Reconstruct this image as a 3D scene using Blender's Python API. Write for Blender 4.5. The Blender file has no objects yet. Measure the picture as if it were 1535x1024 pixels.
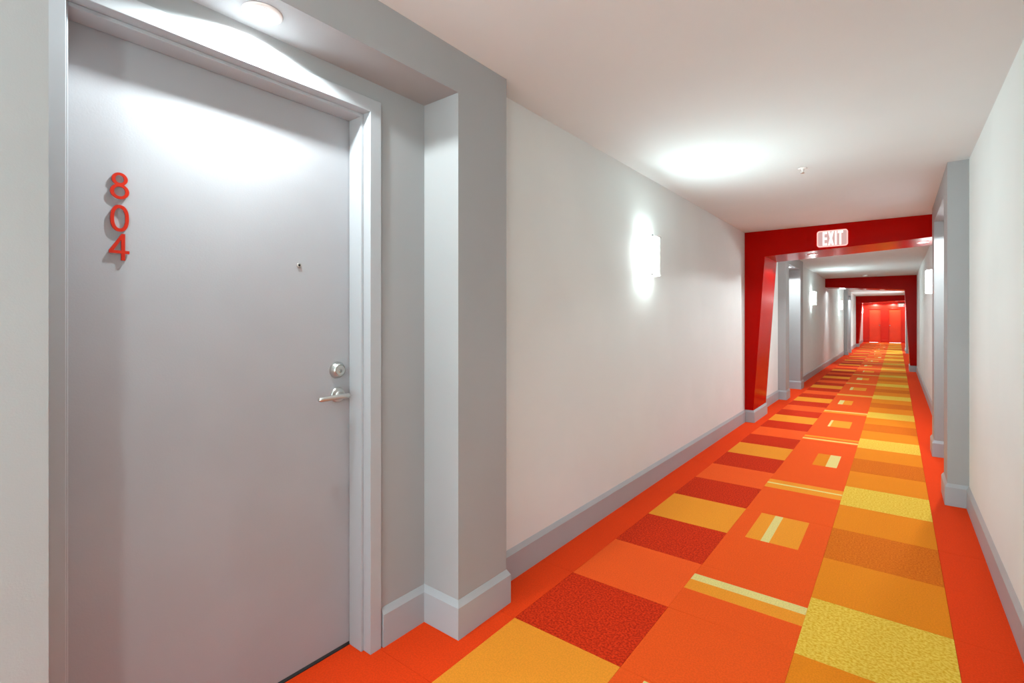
import bpy, bmesh, math, random
from mathutils import Vector

# ------------------------------------------------------------------ scene, camera, world, exposure
sc = bpy.context.scene
COL = sc.collection
random.seed(4)

cam_d = bpy.data.cameras.new('camera'); cam = bpy.data.objects.new('camera', cam_d); COL.objects.link(cam)
cam_d.sensor_width = 36.0; cam_d.lens = 36.0 * 740.3 / 1535.0
cam_d.shift_y = -33.0 / 1535.0; cam_d.clip_start = 0.02; cam_d.clip_end = 200
cam.location = (0, 0, 1.32); cam.rotation_euler = (math.radians(90), 0, math.atan(576.5 / 740.3))
sc.camera = cam
sc.view_settings.view_transform = 'Standard'; sc.view_settings.look = 'None'
sc.view_settings.gamma = 1; sc.view_settings.use_curve_mapping = False
sc.view_settings.exposure = 1.56
sc.cycles.max_bounces = 10; sc.cycles.diffuse_bounces = 4; sc.cycles.glossy_bounces = 4
sc.cycles.sample_clamp_indirect = 6.0
sc.cycles.use_denoising = True

WORLD = 3.2            # added ambient fill entering through the open corridor end behind the camera
GLASS = 3.6           # sconce glass glow
SC_W = 0.40
FRONT_W = 4.9         # light leaving the front of each sconce glass             # sconce inner lamp
DOWN_W = 26.0           # downlight, watts
w = bpy.data.worlds.new('world'); sc.world = w; w.use_nodes = True
bgn = w.node_tree.nodes['Background']
bgn.inputs[0].default_value = (0.80, 0.98, 1.0, 1); bgn.inputs[1].default_value = WORLD

# ------------------------------------------------------------------ helpers
def srgb(r, g, b):
    f = lambda c: (c/255/12.92) if c/255 <= 0.04045 else ((c/255+0.055)/1.055)**2.4
    return (f(r), f(g), f(b), 1)

def mat(name, rgb, rough=0.6, metal=0.0, spec=0.5, noise=0.0, nscale=40.0, bump=0.0, bscale=200.0,
        col2=None, coat=0.0, emit=0.0, emit_col=None, detail=2.0, lo=0.42, hi=0.58):
    m = bpy.data.materials.new(name); m.use_nodes = True
    nt = m.node_tree; b = nt.nodes['Principled BSDF']
    b.inputs['Roughness'].default_value = rough; b.inputs['Metallic'].default_value = metal
    b.inputs['Specular IOR Level'].default_value = spec
    b.inputs['Coat Weight'].default_value = coat
    b.inputs['Coat Roughness'].default_value = 0.12
    tc = nt.nodes.new('ShaderNodeTexCoord')
    c = rgb
    if noise or col2:
        n = nt.nodes.new('ShaderNodeTexNoise'); n.inputs['Scale'].default_value = nscale; n.inputs['Detail'].default_value = detail
        nt.links.new(tc.outputs['Object'], n.inputs['Vector'])
        r = nt.nodes.new('ShaderNodeValToRGB')
        r.color_ramp.elements[0].position = lo; r.color_ramp.elements[1].position = hi
        if col2:
            r.color_ramp.elements[0].color = col2; r.color_ramp.elements[1].color = c
        else:
            r.color_ramp.elements[0].color = tuple(max(0, v*(1-noise)) for v in c[:3]) + (1,)
            r.color_ramp.elements[1].color = tuple(min(1, v*(1+noise)) for v in c[:3]) + (1,)
        nt.links.new(n.outputs['Fac'], r.inputs['Fac']); nt.links.new(r.outputs['Color'], b.inputs['Base Color'])
    else:
        b.inputs['Base Color'].default_value = c
    if bump:
        n2 = nt.nodes.new('ShaderNodeTexNoise'); n2.inputs['Scale'].default_value = bscale; n2.inputs['Detail'].default_value = 3
        nt.links.new(tc.outputs['Object'], n2.inputs['Vector'])
        bp = nt.nodes.new('ShaderNodeBump'); bp.inputs['Strength'].default_value = bump; bp.inputs['Distance'].default_value = 0.002
        nt.links.new(n2.outputs['Fac'], bp.inputs['Height']); nt.links.new(bp.outputs['Normal'], b.inputs['Normal'])
    if emit:
        b.inputs['Emission Color'].default_value = emit_col or c
        b.inputs['Emission Strength'].default_value = emit
    return m

M = {}
M['wall'] = mat('warm_white_wall_paint', srgb(221, 226, 225), 0.75, spec=0.25, noise=0.015, nscale=1.5, bump=0.12, bscale=260)
M['ceil'] = mat('ceiling_paint', srgb(218, 228, 230), 0.85, spec=0.2, noise=0.012, nscale=1.2, bump=0.1, bscale=220)
M['grey'] = mat('cool_grey_paint', srgb(160, 162, 163), 0.55, spec=0.35, noise=0.012, nscale=2, bump=0.1, bscale=260)
M['base'] = mat('baseboard_grey_paint', srgb(166, 170, 174), 0.42, spec=0.4, noise=0.012, nscale=3)
M['door'] = mat('grey_door_paint', srgb(163, 164, 168), 0.40, spec=0.4, noise=0.018, nscale=3, bump=0.1, bscale=180)
M['frame'] = mat('grey_door_frame_paint', srgb(172, 176, 180), 0.35, spec=0.45)
M['red'] = mat('deep_red_satin_paint', srgb(168, 5, 0), 0.2, spec=0.06, noise=0.03, nscale=2.5)
M['redwall'] = mat('red_end_wall_paint', srgb(218, 36, 12), 0.4, spec=0.4, noise=0.03, nscale=2)
M['reddoor'] = mat('bright_red_door_paint', srgb(236, 66, 28), 0.38, spec=0.5, noise=0.03, nscale=2)
M['numeral'] = mat('red_orange_enamel', srgb(184, 34, 6), 0.4, spec=0.3)
M['nickel'] = mat('satin_nickel', srgb(200, 200, 196), 0.32, metal=1.0)
M['chrome'] = mat('polished_clip_metal', srgb(190, 192, 190), 0.18, metal=1.0)
M['dark'] = mat('black_plastic_and_gap_shade', srgb(28, 28, 30), 0.5)
M['white'] = mat('white_enamel', srgb(238, 238, 236), 0.4)
M['glass'] = mat('opal_glass_lit', srgb(250, 250, 246), 0.3, emit=GLASS, emit_col=(0.90, 1.0, 1.0, 1))
M['lens'] = mat('downlight_lens_lit', srgb(250, 250, 250), 0.4, emit=14.0, emit_col=(1, 0.98, 0.97, 1))
M['exitpanel'] = mat('exit_panel_lit_grey', srgb(90, 60, 58), 0.4, emit=0.22, emit_col=srgb(245, 200, 195))
M['exitpink'] = mat('exit_rim_lit_pink', srgb(120, 60, 55), 0.4, emit=0.42, emit_col=srgb(255, 190, 182))
M['exitletter'] = mat('exit_letter_lit', srgb(200, 180, 170), 0.4, emit=0.5, emit_col=srgb(255, 228, 216))
# carpet
def carpet(name, c, c2=None, ns=150.0, noise=0.05):
    return mat(name, c, 0.95, spec=0.1, col2=c2, noise=noise, nscale=ns, bump=0.6, bscale=420, detail=3, lo=0.35 if c2 else 0.42, hi=0.62 if c2 else 0.58)
C_OR = carpet('carpet_orange_red', srgb(240, 88, 28))
C_OR2 = carpet('carpet_orange_red_warm', srgb(246, 92, 34))
C_BD = carpet('carpet_border_vermilion', srgb(236, 66, 18))
C_RD = carpet('carpet_dark_red_heather', srgb(226, 58, 18), srgb(176, 34, 10), 110)
C_AM = carpet('carpet_amber', srgb(242, 150, 44))
C_AM2 = carpet('carpet_soft_amber', srgb(234, 134, 26))
C_OH = carpet('carpet_orange_heather', srgb(228, 120, 26), srgb(204, 92, 12), 120)
C_YH = carpet('carpet_yellow_heather', srgb(240, 202, 84), srgb(222, 168, 40), 90)
C_CR = carpet('carpet_pale_cream', srgb(230, 208, 132), noise=0.07)
CM = [C_OR, C_OR2, C_BD, C_RD, C_AM, C_AM2, C_OH, C_YH, C_CR]
OR, OR2, BD, RD, AM, AM2, OH, YH, CR = range(9)

def new_obj(name, bm, mats, parent=None, smooth=False, bevel=0.0, shift=None):
    me = bpy.data.meshes.new(name)
    bmesh.ops.recalc_face_normals(bm, faces=bm.faces)
    if shift is not None:
        bmesh.ops.translate(bm, verts=bm.verts, vec=(-shift[0], -shift[1], -shift[2]))
    bm.to_mesh(me); bm.free()
    for m in (mats if isinstance(mats, list) else [mats]): me.materials.append(m)
    if smooth:
        for p in me.polygons: p.use_smooth = True
    o = bpy.data.objects.new(name, me); COL.objects.link(o)
    if shift is not None: o.location = shift
    if parent is not None:
        o.parent = parent
    if bevel:
        b = o.modifiers.new('bevel', 'BEVEL'); b.width = bevel; b.segments = 2; b.limit_method = 'ANGLE'; b.angle_limit = math.radians(40)
    return o

def tag(o, label=None, cat=None, group=None, kind=None):
    if label: o['label'] = label
    if cat: o['category'] = cat
    if group: o['group'] = group
    if kind: o['kind'] = kind
    return o

def empty(name, loc=(0, 0, 0), rz=0.0):
    o = bpy.data.objects.new(name, None); o.empty_display_size = 0.1
    COL.objects.link(o); o.location = loc; o.rotation_euler = (0, 0, rz); return o

def box(bm, x0, x1, y0, y1, z0, z1):
    v = [bm.verts.new(p) for p in ((x0,y0,z0),(x1,y0,z0),(x1,y1,z0),(x0,y1,z0),(x0,y0,z1),(x1,y0,z1),(x1,y1,z1),(x0,y1,z1))]
    for f in ((0,3,2,1),(4,5,6,7),(0,1,5,4),(1,2,6,5),(2,3,7,6),(3,0,4,7)):
        bm.faces.new([v[i] for i in f])

def B(*boxes):
    bm = bmesh.new()
    for b in boxes: box(bm, *b)
    return bm

def prism(bm, pts, axis, a, b):
    """extrude 2-D polygon pts along axis ('x','y','z') from a to b"""
    def P(p, t):
        if axis == 'y': return (p[0], t, p[1])
        if axis == 'x': return (t, p[0], p[1])
        return (p[0], p[1], t)
    A = [bm.verts.new(P(p, a)) for p in pts]; Bv = [bm.verts.new(P(p, b)) for p in pts]
    bm.faces.new(A); bm.faces.new(Bv[::-1])
    n = len(pts)
    for i in range(n): bm.faces.new((A[i], A[(i+1) % n], Bv[(i+1) % n], Bv[i]))

def ring(bm, outer, inner, axis, a, b):
    """extruded closed ring between two loops of equal count"""
    def P(p, t):
        if axis == 'y': return (p[0], t, p[1])
        if axis == 'x': return (t, p[0], p[1])
        return (p[0], p[1], t)
    L = [[bm.verts.new(P(p, t)) for p in lp] for lp in (outer, inner) for t in (a, b)]
    n = len(outer)
    for i in range(n):
        j = (i+1) % n
        bm.faces.new((L[0][i], L[0][j], L[1][j], L[1][i]))
        bm.faces.new((L[2][i], L[2][j], L[3][j], L[3][i]))
        bm.faces.new((L[0][i], L[0][j], L[2][j], L[2][i]))
        bm.faces.new((L[1][i], L[1][j], L[3][j], L[3][i]))

def circ(cx, cy, rx, ry=None, n=40, p=2.0):
    ry = ry or rx; out = []
    for i in range(n):
        t = 2*math.pi*i/n; c, s = math.cos(t), math.sin(t)
        out.append((cx + rx*math.copysign(abs(c)**(2/p), c), cy + ry*math.copysign(abs(s)**(2/p), s)))
    return out

def lathe(bm, prof, axis, origin, n=32, cap=True):
    """prof: list of (radius, distance along axis)."""
    ax = {'x': Vector((1,0,0)), '-x': Vector((-1,0,0)), 'z': Vector((0,0,1)), '-z': Vector((0,0,-1)), '-y': Vector((0,-1,0))}[axis]
    u = Vector((0,1,0)) if abs(ax.y) < .5 else Vector((1,0,0)); v = ax.cross(u); o = Vector(origin)
    rows = []
    for r, d in prof:
        rows.append([bm.verts.new(o + ax*d + (u*math.cos(2*math.pi*i/n) + v*math.sin(2*math.pi*i/n))*max(r, 1e-5)) for i in range(n)])
    for a, b in zip(rows, rows[1:]):
        for i in range(n): bm.faces.new((a[i], a[(i+1) % n], b[(i+1) % n], b[i]))
    if cap:
        bm.faces.new(rows[0]); bm.faces.new(rows[-1][::-1])

def tube(bm, pts, r, n=14):
    pts = [Vector(p) for p in pts]; rows = []
    for i, p in enumerate(pts):
        d = (pts[min(i+1, len(pts)-1)] - pts[max(i-1, 0)]).normalized()
        u = d.cross(Vector((0, 0, 1)))
        if u.length < .1: u = d.cross(Vector((1, 0, 0)))
        u.normalize(); v = d.cross(u)
        rr = r[i] if isinstance(r, (list, tuple)) else r
        rows.append([bm.verts.new(p + (u*math.cos(2*math.pi*k/n) + v*math.sin(2*math.pi*k/n))*rr) for k in range(n)])
    for a, b in zip(rows, rows[1:]):
        for k in range(n): bm.faces.new((a[k], a[(k+1) % n], b[(k+1) % n], b[k]))
    bm.faces.new(rows[0]); bm.faces.new(rows[-1][::-1])

# ------------------------------------------------------------------ dimensions
XL, XR = -1.55, 0.40        # corridor walls
CL, CR_ = -1.435, 0.285     # faces of the grey alcove columns
H = 2.44; SOF = 2.262       # ceiling, alcove soffit
DEP = 0.207                 # alcove depth behind the column face
Y0, YE = -3.6, 35.3
COLW = 0.32; OPEN = 1.255
L_ALC = [0.225, 9.47, 22.42]     # y where each opening starts
R_ALC = [5.0, 24.82]
L_FR = [(6.885, 7.66), (29.0, 29.775)]; R_FR = [(16.02, 16.80)]

# ------------------------------------------------------------------ walls and ceiling
def side_wall(side):
    bm = bmesh.new()
    alc = L_ALC if side < 0 else R_ALC
    a0 = Y0
    for y in alc:
        a1 = y - COLW
        if side < 0: box(bm, XL-0.35, XL, a0, a1, 0, H)
        else: box(bm, XR, XR+0.35, a0, a1, 0, H)
        a0 = y + OPEN + COLW
    if side < 0: box(bm, XL-0.35, XL, a0, YE, 0, H)
    else: box(bm, XR, XR+0.35, a0, YE, 0, H)
    return bm
tag(new_obj('wall_left', side_wall(-1), M['wall']), 'warm white left corridor wall carrying the lit wall sconces', 'wall', kind='structure')
tag(new_obj('wall_right', side_wall(1), M['wall']), 'warm white right corridor wall at the right edge of the photo', 'wall', kind='structure')
tag(new_obj('ceiling', B((XL-0.35, XR+0.35, Y0, YE+0.2, H, H+0.12)), M['ceil']), 'plain pale corridor ceiling', 'ceiling', kind='structure')

# grey alcove surrounds: two columns, header, recessed back wall with the door opening left free
def surround(side, y, n, label):
    s = side
    def X(d): return (CL - d) if s < 0 else (CR_ + d)      # d = distance behind the column face
    def bx(d0, d1, y0, y1, z0, z1):
        a, b = sorted((X(d0), X(d1))); return (a, b, y0, y1, z0, z1)
    bm = bmesh.new()
    back = 0.465
    box(bm, *bx(0, back, y-COLW, y, 0, H)); box(bm, *bx(0, back, y+OPEN, y+OPEN+COLW, 0, H))
    box(bm, *bx(0, back, y, y+OPEN, SOF, H))
    fy0, fy1 = y+0.012, y+1.016                           # outer edges of the door frame
    box(bm, *bx(DEP, back, y, fy0, 0, SOF)); box(bm, *bx(DEP, back, fy1, y+OPEN, 0, SOF))
    box(bm, *bx(DEP, back, fy0, fy1, 2.188, SOF))
    o = new_obj('trim_%d' % n, bm, M['grey'])
    return tag(o, label, 'alcove surround', kind='structure')
surround(-1, L_ALC[0], 1, 'grey painted alcove surround framing the large grey door in the foreground')
surround(-1, L_ALC[1], 2, 'grey alcove surround on the left wall just beyond the nearest red portal')
surround(-1, L_ALC[2], 3, 'grey alcove surround on the left wall seen beneath the second red portal')
surround(1, R_ALC[0], 4, 'tall grey alcove surround projecting from the right wall in front of the nearest red portal')
surround(1, R_ALC[1], 5, 'grey alcove surround on the right wall, just seen beside the second red portal leg')

# red portals
def portal(kind, y0, y1, n, label):
    bm = bmesh.new()
    if kind < 0:
        pts = [(XL, 0), (-1.457, 0), (-1.313, 2.115), (XR, 2.203), (XR, H), (XL, H)]
    else:
        pts = [(XR, 0), (0.277, 0), (0.161, 2.078), (XL, 2.205), (XL, H), (XR, H)]
    prism(bm, pts, 'y', y0, y1)
    o = new_obj('trim_%d' % n, bm, M['red'], bevel=0.003)
    return tag(o, label, 'portal', kind='structure')
portal(-1, *L_FR[0], 6, 'nearest deep red portal with a slanting left leg and the lit exit sign')
portal(1, *R_FR[0], 7, 'second deep red portal farther on, its slanting leg on the right')
portal(-1, *L_FR[1], 8, 'third and farthest red portal, its leg on the left in front of the red end wall')

# baseboards (profile with a sloping top)
PROF = [(0, 0), (0.015, 0), (0.015, 0.130), (0.001, 0.155), (0, 0.155)]
def baseboard(bm, path, sgn):
    """path on the wall line; sgn=+1 when the room lies to the right of the walking direction"""
    P = [Vector(p) for p in path]; rows = []
    nrm = []
    for a, b in zip(P, P[1:]):
        d = (b-a).normalized(); nrm.append(Vector((d.y, -d.x))*sgn)
    for i, p in enumerate(P):
        if i == 0: n = nrm[0]
        elif i == len(P)-1: n = nrm[-1]
        else:
            n = nrm[i-1] + nrm[i]
            n = n / (1 + nrm[i-1].dot(nrm[i]))
        rows.append([bm.verts.new((p.x + n.x*t, p.y + n.y*t, z)) for t, z in PROF])
    k = len(PROF)
    for a, b in zip(rows, rows[1:]):
        for i in range(k): bm.faces.new((a[i], a[(i+1) % k], b[(i+1) % k], b[i]))
    bm.faces.new(rows[0]); bm.faces.new(rows[-1][::-1])

def side_base(side):
    bm = bmesh.new(); X = XL if side < 0 else XR; Cc = CL if side < 0 else CR_; R = Cc + side*DEP
    ev = [(y-COLW, 'a', y) for y in (L_ALC if side < 0 else R_ALC)] + [(f[0], 'f', f) for f in (L_FR if side < 0 else R_FR)]
    ev.sort(key=lambda e: e[0])
    path = [(X, Y0)]
    for e in ev:
        if e[1] == 'a':
            y = e[2]
            path += [(X, y-COLW), (Cc, y-COLW), (Cc, y), (R, y), (R, y+0.011)]
            path = path[:-2]
            path += [(R, y)]
            baseboard(bm, path, -side)
            path = [(R, y+1.024), (R, y+OPEN), (Cc, y+OPEN), (Cc, y+OPEN+COLW), (X, y+OPEN+COLW)]
        else:
            y0, y1 = e[2]; lx = -1.446 if side < 0 else 0.268
            path += [(X, y0), (lx, y0), (lx, y1), (X, y1)]
    path.append((X, YE)); baseboard(bm, path, -side)
    return bm
tag(new_obj('baseboard_left', side_base(-1), M['base']), 'grey baseboard wrapping the left wall, columns and red portal legs', 'baseboard', kind='structure')
tag(new_obj('baseboard_right', side_base(1), M['base']), 'grey baseboard along the right wall and its grey columns', 'baseboard', kind='structure')

# ------------------------------------------------------------------ floor of 50 cm carpet tiles
floor = new_obj('floor', B((XL-0.45, XR+0.45, Y0, YE+0.2, -0.12, -0.010)), C_BD)
tag(floor, 'corridor floor laid with orange, red and yellow square carpet tiles', 'floor', kind='structure')
PY, YB = 0.4975, 1.733
XS = [-1.95, -1.334, -0.828, -0.321, 0.187, 0.79]
def tile_mesh(bm, x0, x1, y0, y1, base, rects, zt):
    xs = sorted(set([x0, x1] + [v for r in rects for v in r[:2]])); ys = sorted(set([y0, y1] + [v for r in rects for v in r[2:4]]))
    V = [[bm.verts.new((x, y, zt)) for y in ys] for x in xs]
    for i in range(len(xs)-1):
        for j in range(len(ys)-1):
            mi = base; cx, cy = (xs[i]+xs[i+1])/2, (ys[j]+ys[j+1])/2
            for r in rects:
                if r[0] < cx < r[1] and r[2] < cy < r[3]: mi = r[4]
            f = bm.faces.new((V[i][j], V[i+1][j], V[i+1][j+1], V[i][j+1])); f.material_index = mi
    # skirt
    loop = [V[i][0] for i in range(len(xs))] + [V[-1][j] for j in range(1, len(ys))] + [V[i][-1] for i in range(len(xs)-2, -1, -1)] + [V[0][j] for j in range(len(ys)-2, 0, -1)]
    low = [bm.verts.new((v.co.x, v.co.y, -0.010)) for v in loop]
    for i in range(len(loop)):
        j = (i+1) % len(loop)
        f = bm.faces.new((loop[i], loop[j], low[j], low[i])); f.material_index = base
SQ = {3: [(-.727, -.446, AM, 0), (-.642, -.596, CR, 0)], 7: [(-.608, -.420, AM2, 0), (-.505, -.420, CR, 0)],
      11: [(-.675, -.448, AM, 0), (-.675, -.650, CR, 0)], 15: [(-.728, -.548, AM, 0), (-.728, -.665, CR, 0)],
      19: [(-.700, -.450, AM, 0), (-.700, -.655, CR, 0)], 23: [(-.700, -.480, AM, 0), (-.700, -.600, CR, 0)]}
def spec(c, k):
    y0, y1 = YB + PY*k, YB + PY*(k+1)
    m = k % 4
    if c in (0, 4): return BD, []
    if c == 1: return [RD, OR2, RD, AM][m], []
    if c == 3: return [AM2, YH, AM2, OH][m], []
    rects = []
    xa, xb = XS[2], XS[3]
    if m == 1:
        if k == 1: rects = [(xa, xb, 2.442, 2.545, AM), (xa, xb, 2.545, 2.612, CR)]
        else:
            a = y0 + 0.095; b = a + 0.235
            rects = [(xa, xb, a, b, AM)]
            q = (k//4) % 3
            if q == 1: rects.append((xa, xb, a+0.115, a+0.143, CR))
            elif q == 2: rects += [(xa, xb, a+0.03, a+0.075, CR), (xa, xb, a+0.105, a+0.150, OR)]
            else: rects += [(xa, xb, a+0.14, a+0.20, CR)]
    elif m == 3:
        s = SQ.get(k, SQ[3 + 4*((k//4) % 4)])
        rects = [(r[0], r[1], y0+0.012, y1-0.012, r[2]) for r in s]
    return OR, rects
K_NEAR = 22
k0, k1 = int(math.floor((Y0 - YB)/PY)), int(math.ceil((YE - YB)/PY))
far = bmesh.new()
for k in range(k0, k1):
    for c in range(5):
        base, rects = spec(c, k)
        y0, y1 = YB + PY*k, min(YB + PY*(k+1), YE)
        y0 = max(y0, Y0)
        g = 0.0006
        zt = random.uniform(-0.0006, 0.0)
        if -3 <= k <= K_NEAR:
            bm = bmesh.new()
            tile_mesh(bm, XS[c]+g, XS[c+1]-g, y0+g, y1-g, base, rects, zt)
            cx, cy = (XS[c]+XS[c+1])/2, (y0+y1)/2
            new_obj('carpet_tile', bm, CM, floor, shift=(cx, cy, 0))
        else:
            tile_mesh(far, XS[c], XS[c+1], y0, y1, base, rects, zt)
fo = new_obj('distant_carpet_tiles', far, CM, floor); fo['kind'] = 'stuff'

# ------------------------------------------------------------------ end wall with two red doors
bm = B((XL-0.35, -1.28, YE, YE+0.2, 0, H), (-0.69, -0.38, YE, YE+0.2, 0, H), (0.22, XR+0.35, YE, YE+0.2, 0, H),
       (-1.28, -0.69, YE, YE+0.2, 1.95, H), (-0.38, 0.22, YE, YE+0.2, 1.95, H), (-1.28, 0.22, YE+0.12, YE+0.2, 0, 1.95))
tag(new_obj('wall_end', bm, M['redwall']), 'bright red wall closing the far end of the corridor', 'wall', kind='structure')
tag(new_obj('trim_9', B((XL, XR, YE-0.55, YE, 2.26, H)), M['redwall']), 'red dropped soffit above the two far red doors', 'soffit', kind='structure')
bm = bmesh.new()
for a, b in ((XL+0.015, -1.285), (-0.685, -0.385), (0.225, XR-0.015)):
    prism(bm, [(YE, 0), (YE-0.015, 0), (YE-0.015, 0.13), (YE-0.001, 0.155), (YE, 0.155)], 'x', a, b)
tag(new_obj('baseboard_end', bm, M['redwall']), 'low red baseboard pieces beside the far red doors', 'baseboard', kind='structure')

def end_door(n, xa, xb, hx, label):
    t = empty('door_%d' % n, ((xa+xb)/2, YE+0.02, 0)); tag(t, label, 'door', kind='structure')
    ox, oy = (xa+xb)/2, YE+0.02
    def L(b): return (b[0]-ox, b[1]-ox, b[2]-oy, b[3]-oy, b[4], b[5])
    new_obj('door_frame', B(L((xa-0.002, xa+0.035, YE-0.012, YE+0.1, 0, 1.952)), L((xb-0.035, xb+0.002, YE-0.012, YE+0.1, 0, 1.952)),
                            L((xa, xb, YE-0.012, YE+0.1, 1.912, 1.952))), M['redwall'], t, bevel=0.003)
    new_obj('door_leaf', B(L((xa+0.038, xb-0.038, YE+0.035, YE+0.08, 0.008, 1.908))), M['reddoor'], t, bevel=0.002)
    hm = bmesh.new(); lathe(hm, [(0.026, 0), (0.026, 0.008), (0.01, 0.012), (0.01, 0.04), (0.022, 0.046), (0.024, 0.06), (0.014, 0.07)], '-y', (hx-ox, YE+0.035-oy, 0.98))
    new_obj('door_knob', hm, M['nickel'], t, smooth=True)
end_door(5, -1.28, -0.69, -0.77, 'left one of the two bright red doors at the far end')
end_door(6, -0.38, 0.22, -0.30, 'right one of the two bright red doors at the far end')

# ------------------------------------------------------------------ apartment doors in the alcoves
def apartment_door(n, side, y, label, numerals=False):
    """built for the left side around local origin at the recess line; side=+1 is turned half round"""
    X0 = (CL - DEP) if side < 0 else (CR_ + DEP)
    yc = y + 0.514
    t = empty('door_%d' % n, (X0, yc, 0), 0 if side < 0 else math.pi)
    tag(t, label, 'door', kind='structure')
    # local: x>0 towards corridor, opening y -0.451 .. 0.451
    o = 0.451
    fr = B((-0.16, 0.010, o, o+0.052, 0, 2.19), (-0.16, 0.010, -o-0.052, -o, 0, 2.19), (-0.16, 0.010, -o, o, 2.138, 2.19),
           (-0.115, -0.034, o-0.012, o, 0, 2.138), (-0.115, -0.034, -o, -o+0.012, 0, 2.138), (-0.115, -0.034, -o+0.012, o-0.012, 2.126, 2.138))
    new_obj('door_frame', fr, M['frame'], t, bevel=0.0016)
    xd = -0.118                                              # door face
    new_obj('door_leaf', B((xd-0.042, xd, -o+0.003, o-0.003, 0.010, 2.134)), M['door'], t, bevel=0.0015)
    new_obj('gap_shade', B((-0.165, -0.112, -o, o, -0.006, 0.004)), M['dark'], t)  # black strip painting in the shade of the gap under the leaf
    # hardware on the leaf
    hy = 0.385
    bm = bmesh.new()
    lathe(bm, [(0.033, 0), (0.033, 0.004), (0.031, 0.010), (0.0245, 0.022), (0.0225, 0.024), (0.0215, 0.022), (0.0205, 0.022), (0.0195, 0.0255), (0.010, 0.0255)], 'x', (xd, hy, 1.119))
    dbo = new_obj('deadbolt', bm, M['nickel'], t, smooth=True)
    md = dbo.modifiers.new('e', 'EDGE_SPLIT'); md.split_angle = math.radians(35)
    bm = bmesh.new(); lathe(bm, [(0.0075, 0), (0.0075, 0.002), (0.0065, 0.0025)], 'x', (xd+0.0253, hy, 1.117), 20)
    new_obj('key_cylinder', bm, M['chrome'], dbo)
    new_obj('keyhole', B((xd+0.0270, xd+0.0283, hy-0.0010, hy+0.0010, 1.112, 1.121)), M['dark'], dbo)
    bm = bmesh.new()
    lathe(bm, [(0.030, 0), (0.030, 0.005), (0.027, 0.009), (0.015, 0.011), (0.012, 0.014), (0.0115, 0.045)], 'x', (xd, hy+0.002, 1.020))
    lev = new_obj('lever_handle', bm, M['nickel'], t, smooth=True)
    lev.modifiers.new('e', 'EDGE_SPLIT').split_angle = math.radians(35)
    bm = bmesh.new()
    tube(bm, [(xd+0.052, hy+0.022, 1.0205), (xd+0.056, hy+0.014, 1.0205), (xd+0.058, hy-0.01, 1.0205), (xd+0.058, hy-0.06, 1.0195), (xd+0.056, hy-0.104, 1.018), (xd+0.055, hy-0.112, 1.0175)],
         [0.006, 0.0095, 0.010, 0.009, 0.0085, 0.005])
    new_obj('lever_bar', bm, M['nickel'], lev, smooth=True)
    bm = bmesh.new(); lathe(bm, [(0.0085, 0), (0.0085, 0.004), (0.0065, 0.006), (0.0045, 0.0045)], 'x', (xd, 0.226, 1.522), 24)
    ph = new_obj('peephole', bm, M['nickel'], t, smooth=True)
    bm = bmesh.new(); lathe(bm, [(0.0042, 0), (0.0042, 0.0012), (0.002, 0.002)], 'x', (xd+0.0042, 0.226, 1.522), 16)
    new_obj('lens', bm, M['dark'], ph)
    if numerals:
        cy = 0.425 - yc; a, b = xd+0.003, xd+0.0085
        # eight: two stacked rings
        bm = bmesh.new()
        ring(bm, circ(cy, 1.7215, 0.0185, 0.0185), circ(cy, 1.7215, 0.0102, 0.0112), 'x', a, b)
        ring(bm, circ(cy, 1.6860, 0.0220, 0.0215), circ(cy, 1.6860, 0.0132, 0.0138), 'x', a+0.0001, b+0.0001)
        tag(new_obj('numeral', bm, M['numeral'], t), 'red orange figure 8 standing off the door')
        bm = bmesh.new()
        ring(bm, circ(cy, 1.6095, 0.0215, 0.0380, 48, 2.3), circ(cy, 1.6095, 0.0130, 0.0290, 48, 2.3), 'x', a, b)
        tag(new_obj('numeral', bm, M['numeral'], t), 'red orange figure 0 below the 8')
        bm = bmesh.new(); z = 1.5275
        # four: closed outline with triangular counter
        outl = [(0.0045, 0.038), (0.0125, 0.038), (0.0125, -0.010), (0.0225, -0.010), (0.0225, -0.0185), (0.0125, -0.0185), (0.0125, -0.038), (0.0035, -0.038), (0.0035, -0.0185), (-0.0245, -0.0185), (-0.0245, -0.0105)]
        inn = [(0.0035, 0.0210), (0.0035, 0.0210), (0.0035, -0.0100), (0.0035, -0.0100), (0.0035, -0.0100), (0.0035, -0.0100), (0.0035, -0.0100), (0.0035, -0.0100), (0.0035, -0.0100), (-0.0135, -0.0100), (-0.0135, -0.0100)]
        f4 = [outl[0:3] + [(0.0035, -0.010), (0.0035, 0.021)],
              [(-0.0245, -0.0105), outl[0], (0.0035, 0.021), (-0.0140, -0.010)],
              [(-0.0245, -0.0185), (0.0225, -0.0185), (0.0225, -0.010), (-0.0140, -0.010), (-0.0245, -0.0105)],
              [(0.0035, -0.038), (0.0125, -0.038), (0.0125, -0.0185), (0.0035, -0.0185)]]
        for poly in f4: prism(bm, [(cy+p[0], z+p[1]) for p in poly], 'x', a, b)
        bmesh.ops.remove_doubles(bm, verts=bm.verts, dist=1e-6)
        tag(new_obj('numeral', bm, M['numeral'], t), 'red orange figure 4 at the bottom of the number')
    return t
apartment_door(1, -1, L_ALC[0], 'large flat grey door numbered 804 with lever handle, filling the left of the photo', True)
apartment_door(2, -1, L_ALC[1], 'grey door hidden deep in the left alcove beyond the nearest red portal')
apartment_door(3, -1, L_ALC[2], 'grey door hidden in the left alcove beneath the second red portal')
apartment_door(4, 1, R_ALC[0], 'grey door hidden in the right wall alcove before the nearest red portal')

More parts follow.
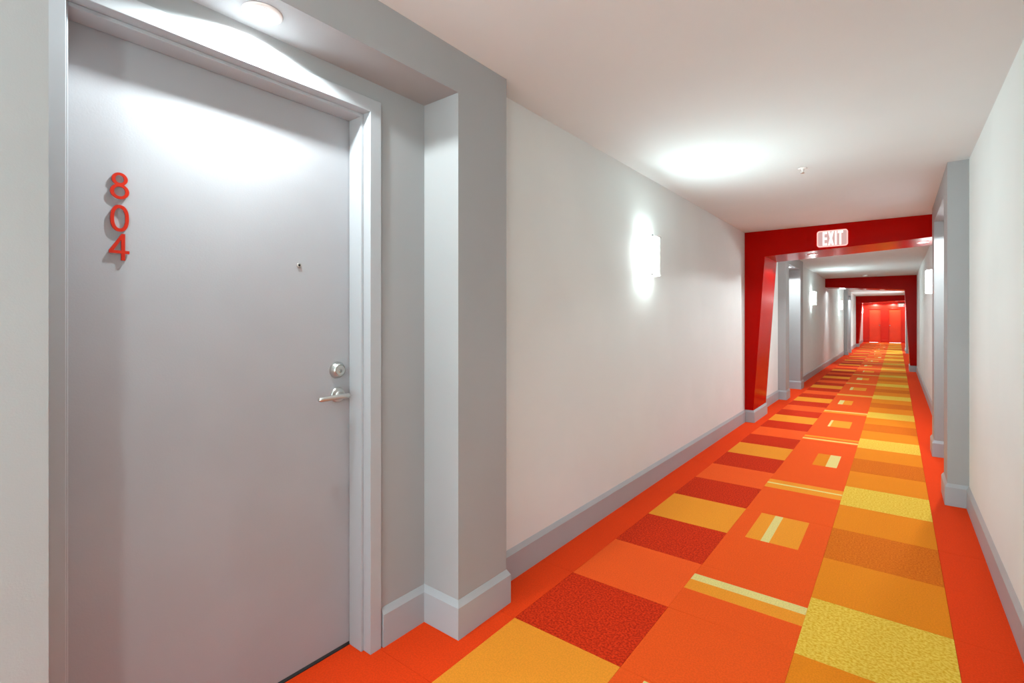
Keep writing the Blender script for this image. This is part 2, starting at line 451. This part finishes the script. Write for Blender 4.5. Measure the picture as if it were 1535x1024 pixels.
# ------------------------------------------------------------------ lamps
def downlight(x, y, z, label, watts=DOWN_W, r=0.058, cone=158, beam=0.15, warm=(0.90, 1.0, 1.02), tilt=0.0):
    t = empty('downlight', (x, y, z)); t.rotation_euler = (0, tilt, 0)
    tag(t, label, 'ceiling light', 'round recessed downlights')
    bm = bmesh.new()
    n = 40
    lathe(bm, [(r, 0.0), (r, 0.003), (r-0.004, 0.0055), (r-0.020, 0.0045), (r-0.027, 0.001), (r-0.027, 0.0)], '-z', (0, 0, 0), n, cap=False)
    new_obj('trim_ring', bm, M['white'], t, smooth=True)
    bm = bmesh.new()
    lathe(bm, [(r-0.0275, 0.0), (r-0.0285, 0.0012), (r-0.036, 0.0022), (0.001, 0.003)], '-z', (0, 0, 0), n)
    new_obj('lens', bm, M['lens'], t, smooth=True)
    # two light sources inside the fitting: wide spill of the lens and the tighter beam of the lamp
    ld = bpy.data.lights.new('downlight_spill', 'SPOT'); ld.energy = watts; ld.spot_size = math.radians(cone); ld.spot_blend = 0.12
    ld.shadow_soft_size = 0.018; ld.color = warm
    lo = bpy.data.objects.new('downlight_spill', ld); COL.objects.link(lo); lo.parent = t; lo.location = (0, 0, -0.012)
    ld = bpy.data.lights.new('downlight_beam', 'SPOT'); ld.energy = watts*beam; ld.spot_size = math.radians(76); ld.spot_blend = 1.0
    ld.shadow_soft_size = 0.022; ld.color = warm
    lo = bpy.data.objects.new('downlight_beam', ld); COL.objects.link(lo); lo.parent = t; lo.location = (0, 0, -0.012)
    return t
downlight(-1.540, 0.727, SOF, 'round white downlight above the door numbered 804, at the top of the photo', 14.5)
downlight(-1.540, L_ALC[1]+0.6, SOF, 'small downlight in the soffit of the left alcove beyond the nearest red portal')
downlight(-1.540, L_ALC[2]+0.6, SOF, 'tiny downlight in the soffit of the farther left alcove')
downlight(0.388, R_ALC[0]+0.62, SOF, 'downlight in the soffit of the right wall alcove')
downlight(0.388, R_ALC[1]+0.62, SOF, 'tiny downlight in the far right wall alcove')
t1 = math.atan((2.203-2.115)/(XR+1.313))
for x, lab in ((-0.84, 'downlight under the nearest red portal, left of the exit sign'), (0.235, 'downlight under the nearest red portal, at its right end')):
    downlight(x, 7.27, 2.115 + (x+1.313)*math.tan(t1) , lab, 10.0, beam=0.8, tilt=-t1)
t2 = math.atan((2.205-2.078)/(0.161-XL))
for x, lab in ((-1.17, 'downlight under the second red portal, at its left end'), (-0.30, 'downlight under the second red portal, toward its leg')):
    downlight(x, 16.4, 2.205 - (x-XL)*math.tan(t2), lab, 3.5, beam=6.0, tilt=t2)
for x, lab in ((-1.0, 'downlight under the farthest red portal, left'), (0.0, 'downlight under the farthest red portal, right')):
    downlight(x, 29.4, 2.115 + (x+1.313)*math.tan(t1), lab, 10.0, beam=0.8, tilt=-t1)
downlight(-0.97, YE-0.28, 2.26, 'bright downlight over the left far red door', 16.0)
downlight(-0.16, YE-0.28, 2.26, 'bright downlight over the right far red door', 16.0)

def sconce(side, y, label, z0=1.658, h=0.300, scale_w=1.0):
    X = XL if side < 0 else XR
    t = empty('wall_sconce', (X, y, z0), 0 if side < 0 else math.pi)
    tag(t, label, 'wall lamp', 'half round opal glass wall sconces')
    hw, dp = 0.150, 0.098
    new_obj('back_plate', B((0, 0.005, -0.153, 0.153, 0.001, h-0.001)), M['chrome'], t, bevel=0.001)
    bm = bmesh.new(); n = 28
    outl = [(dp*math.sin(math.pi*i/n)**0.75 + 0.007 , -hw*math.cos(math.pi*i/n)) for i in range(n+1)]
    inn = [(max(p[0]-0.006, 0.007), p[1]*0.965) for p in outl]
    A = [[bm.verts.new((p[0], p[1], zz)) for p in lp] for lp in (outl, inn) for zz in (0.004, h-0.004)]
    for i in range(n):
        bm.faces.new((A[0][i], A[0][i+1], A[1][i+1], A[1][i])); bm.faces.new((A[2][i+1], A[2][i], A[3][i], A[3][i+1]))
        bm.faces.new((A[0][i+1], A[0][i], A[2][i], A[2][i+1])); bm.faces.new((A[1][i], A[1][i+1], A[3][i+1], A[3][i]))
    for e in (0, n): bm.faces.new((A[0][e], A[1][e], A[3][e], A[2][e]))
    new_obj('glass_shade', bm, M['glass'], t, smooth=False)
    # metal clips and a centre bracket at top and bottom
    for s in (-1, 1):
        for zz in (0, h-0.012):
            bm = B((0.088, 0.104, s*0.075-0.006, s*0.075+0.006, zz - (0.004 if zz == 0 else 0), zz+0.012 + (0.004 if zz else 0)))
            new_obj('clip', bm, M['chrome'], t, bevel=0.0015)
    for zz in (0.002, h-0.010):
        new_obj('bracket', B((0.0, 0.106, -0.005, 0.005, zz, zz+0.008)), M['chrome'], t)
    for zz in (0.06, h-0.06):
        ld = bpy.data.lights.new('sconce_lamp', 'POINT'); ld.energy = SC_W; ld.shadow_soft_size = 0.018; ld.color = (0.80, 1.0, 1.0)
        lo = bpy.data.objects.new('sconce_lamp', ld); COL.objects.link(lo); lo.parent = t; lo.location = (0.055, 0, zz)
    ld = bpy.data.lights.new('glass_front', 'AREA'); ld.shape = 'RECTANGLE'; ld.size = h-0.06; ld.size_y = 0.15; ld.energy = FRONT_W
    ld.color = (0.82, 1.0, 1.0)
    lo = bpy.data.objects.new('glass_front', ld); COL.objects.link(lo); lo.parent = t
    lo.location = (dp+0.011, 0, h/2); lo.rotation_euler = (0, -math.pi/2, 0)
    return t
sconce(-1, 3.66, 'lit half round wall sconce on the bare left wall before the nearest red portal')
sconce(-1, 13.15, 'lit wall sconce on the left wall, first one beyond the nearest red portal')
sconce(-1, 20.1, 'lit wall sconce on the left wall, below the left end of the second red portal')
sconce(-1, 33.0, 'tiny glowing wall sconce beside the far red doors')
sconce(1, 8.35, 'lit wall sconce on the right wall partly hidden by the grey column')
sconce(-1, -2.4, 'unseen wall sconce added as fill light on the left wall behind the camera')  # added out of view to brighten the near corridor from behind
sconce(1, -0.9, 'unseen wall sconce added as fill light on the right wall beside the camera')  # also added out of view, fill for the near walls and ceiling
sconce(1, 20.6, 'unseen wall sconce added as fill light on the right wall beyond the second red portal')  # added unseen lamp, keeps the far stretch evenly bright

# ------------------------------------------------------------------ exit signs
def letters(bm, x0, x1, z0, z1, y0, y1):
    W = x1-x0; s = W*0.085; sh = (z1-z0)*0.16
    def bx(a, b, c, d): box(bm, a, b, y0, y1, c, d)
    a, w = x0, W*0.215                                   # E
    bx(a, a+s, z0, z1)
    for zz in (z0, (z0+z1-sh)/2, z1-sh): bx(a+s, a+w, zz, zz+sh)
    a, w, q = x0+W*0.265, W*0.29, s*0.62                 # X
    prism(bm, [(a, z0), (a+q*2, z0), (a+w, z1), (a+w-q*2, z1)], 'y', y0, y1)
    prism(bm, [(a, z1), (a+q*2, z1), (a+w, z0), (a+w-q*2, z0)], 'y', y0-0.0002, y1)
    a = x0+W*0.605; bx(a, a+s, z0, z1)                   # I
    a = x0+W*0.74; b = x1                                # T
    bx(a, b, z1-sh, z1); bx((a+b)/2-s/2, (a+b)/2+s/2, z0, z1-sh)

def exit_sign(xc, yf, z0, W, Hh, label, dark_top=False):
    t = empty('exit_sign', (xc, yf, z0)); tag(t, label, 'exit sign', 'lit exit signs')
    r = 0.028
    def rr(hw, za, zb, r):
        out = []
        for cx, cz, a0 in ((hw-r, zb-r, 0), (-hw+r, zb-r, 90), (-hw+r, za+r, 180), (hw-r, za+r, 270)):
            for k in range(7):
                a = math.radians(a0 + 15*k); out.append((cx + r*math.cos(a), cz + r*math.sin(a)))
        return out
    bm = bmesh.new(); prism(bm, rr(W/2-0.004, 0.004, Hh-0.004, r), 'y', -0.018, 0.0)
    new_obj('panel', bm, M['exitpanel'], t)
    bm = bmesh.new(); ring(bm, rr(W/2, 0, Hh, r), rr(W/2-0.010, 0.010, Hh-0.010, r-0.008), 'y', -0.026, -0.004)
    new_obj('rim', bm, M['exitpink'], t)
    bm = bmesh.new(); letters(bm, -W/2*0.62, W/2*0.70, 0.016, Hh-0.014, -0.0235, -0.017)
    new_obj('lettering', bm, M['exitletter'], t)
    if dark_top:
        new_obj('housing', B((-W/2, W/2, -0.045, 0.0, Hh, Hh+0.05)), M['dark'], t)
    return t
exit_sign(-0.595, 6.883, 2.176, 0.305, 0.190, 'lit pinkish EXIT sign with rounded corners on the nearest red portal')
exit_sign(0.20, YE-0.60, 2.02, 0.30, 0.175, 'tiny lit EXIT sign with dark top near the far red doors', True)

# ------------------------------------------------------------------ ceiling fittings
t = empty('sprinkler_head', (-0.55, 4.21, H)); tag(t, 'small white sprinkler head in the ceiling in front of the nearest red portal', 'sprinkler')
bm = bmesh.new(); lathe(bm, [(0.030, 0), (0.029, 0.003), (0.014, 0.007), (0.009, 0.007)], '-z', (0, 0, 0)); new_obj('escutcheon', bm, M['white'], t, smooth=True)
bm = bmesh.new(); lathe(bm, [(0.009, 0.006), (0.009, 0.012), (0.006, 0.013), (0.0045, 0.026), (0.003, 0.033)], '-z', (0, 0, 0), 20); new_obj('body', bm, M['white'], t, smooth=True)
for s in (-1, 1):
    bm = bmesh.new(); tube(bm, [(s*0.008, 0, -0.010), (s*0.0115, 0, -0.020), (s*0.009, 0, -0.030), (0, 0, -0.035)], 0.0016, 8); new_obj('frame_arm', bm, M['white'], t, smooth=True)
bm = bmesh.new(); lathe(bm, [(0.014, 0.0345), (0.014, 0.0358), (0.004, 0.0372)], '-z', (0, 0, 0), 24); new_obj('deflector', bm, M['nickel'], t)
t = empty('smoke_detector', (-0.62, 15.2, H)); tag(t, 'small round white smoke detector in the ceiling before the second red portal', 'smoke detector')
bm = bmesh.new(); lathe(bm, [(0.062, 0), (0.062, 0.012), (0.058, 0.018)], '-z', (0, 0, 0)); new_obj('base', bm, M['white'], t, smooth=True)
bm = bmesh.new(); lathe(bm, [(0.048, 0.0185), (0.046, 0.036), (0.032, 0.046), (0.010, 0.048)], '-z', (0, 0, 0)); new_obj('cap', bm, M['white'], t, smooth=True)
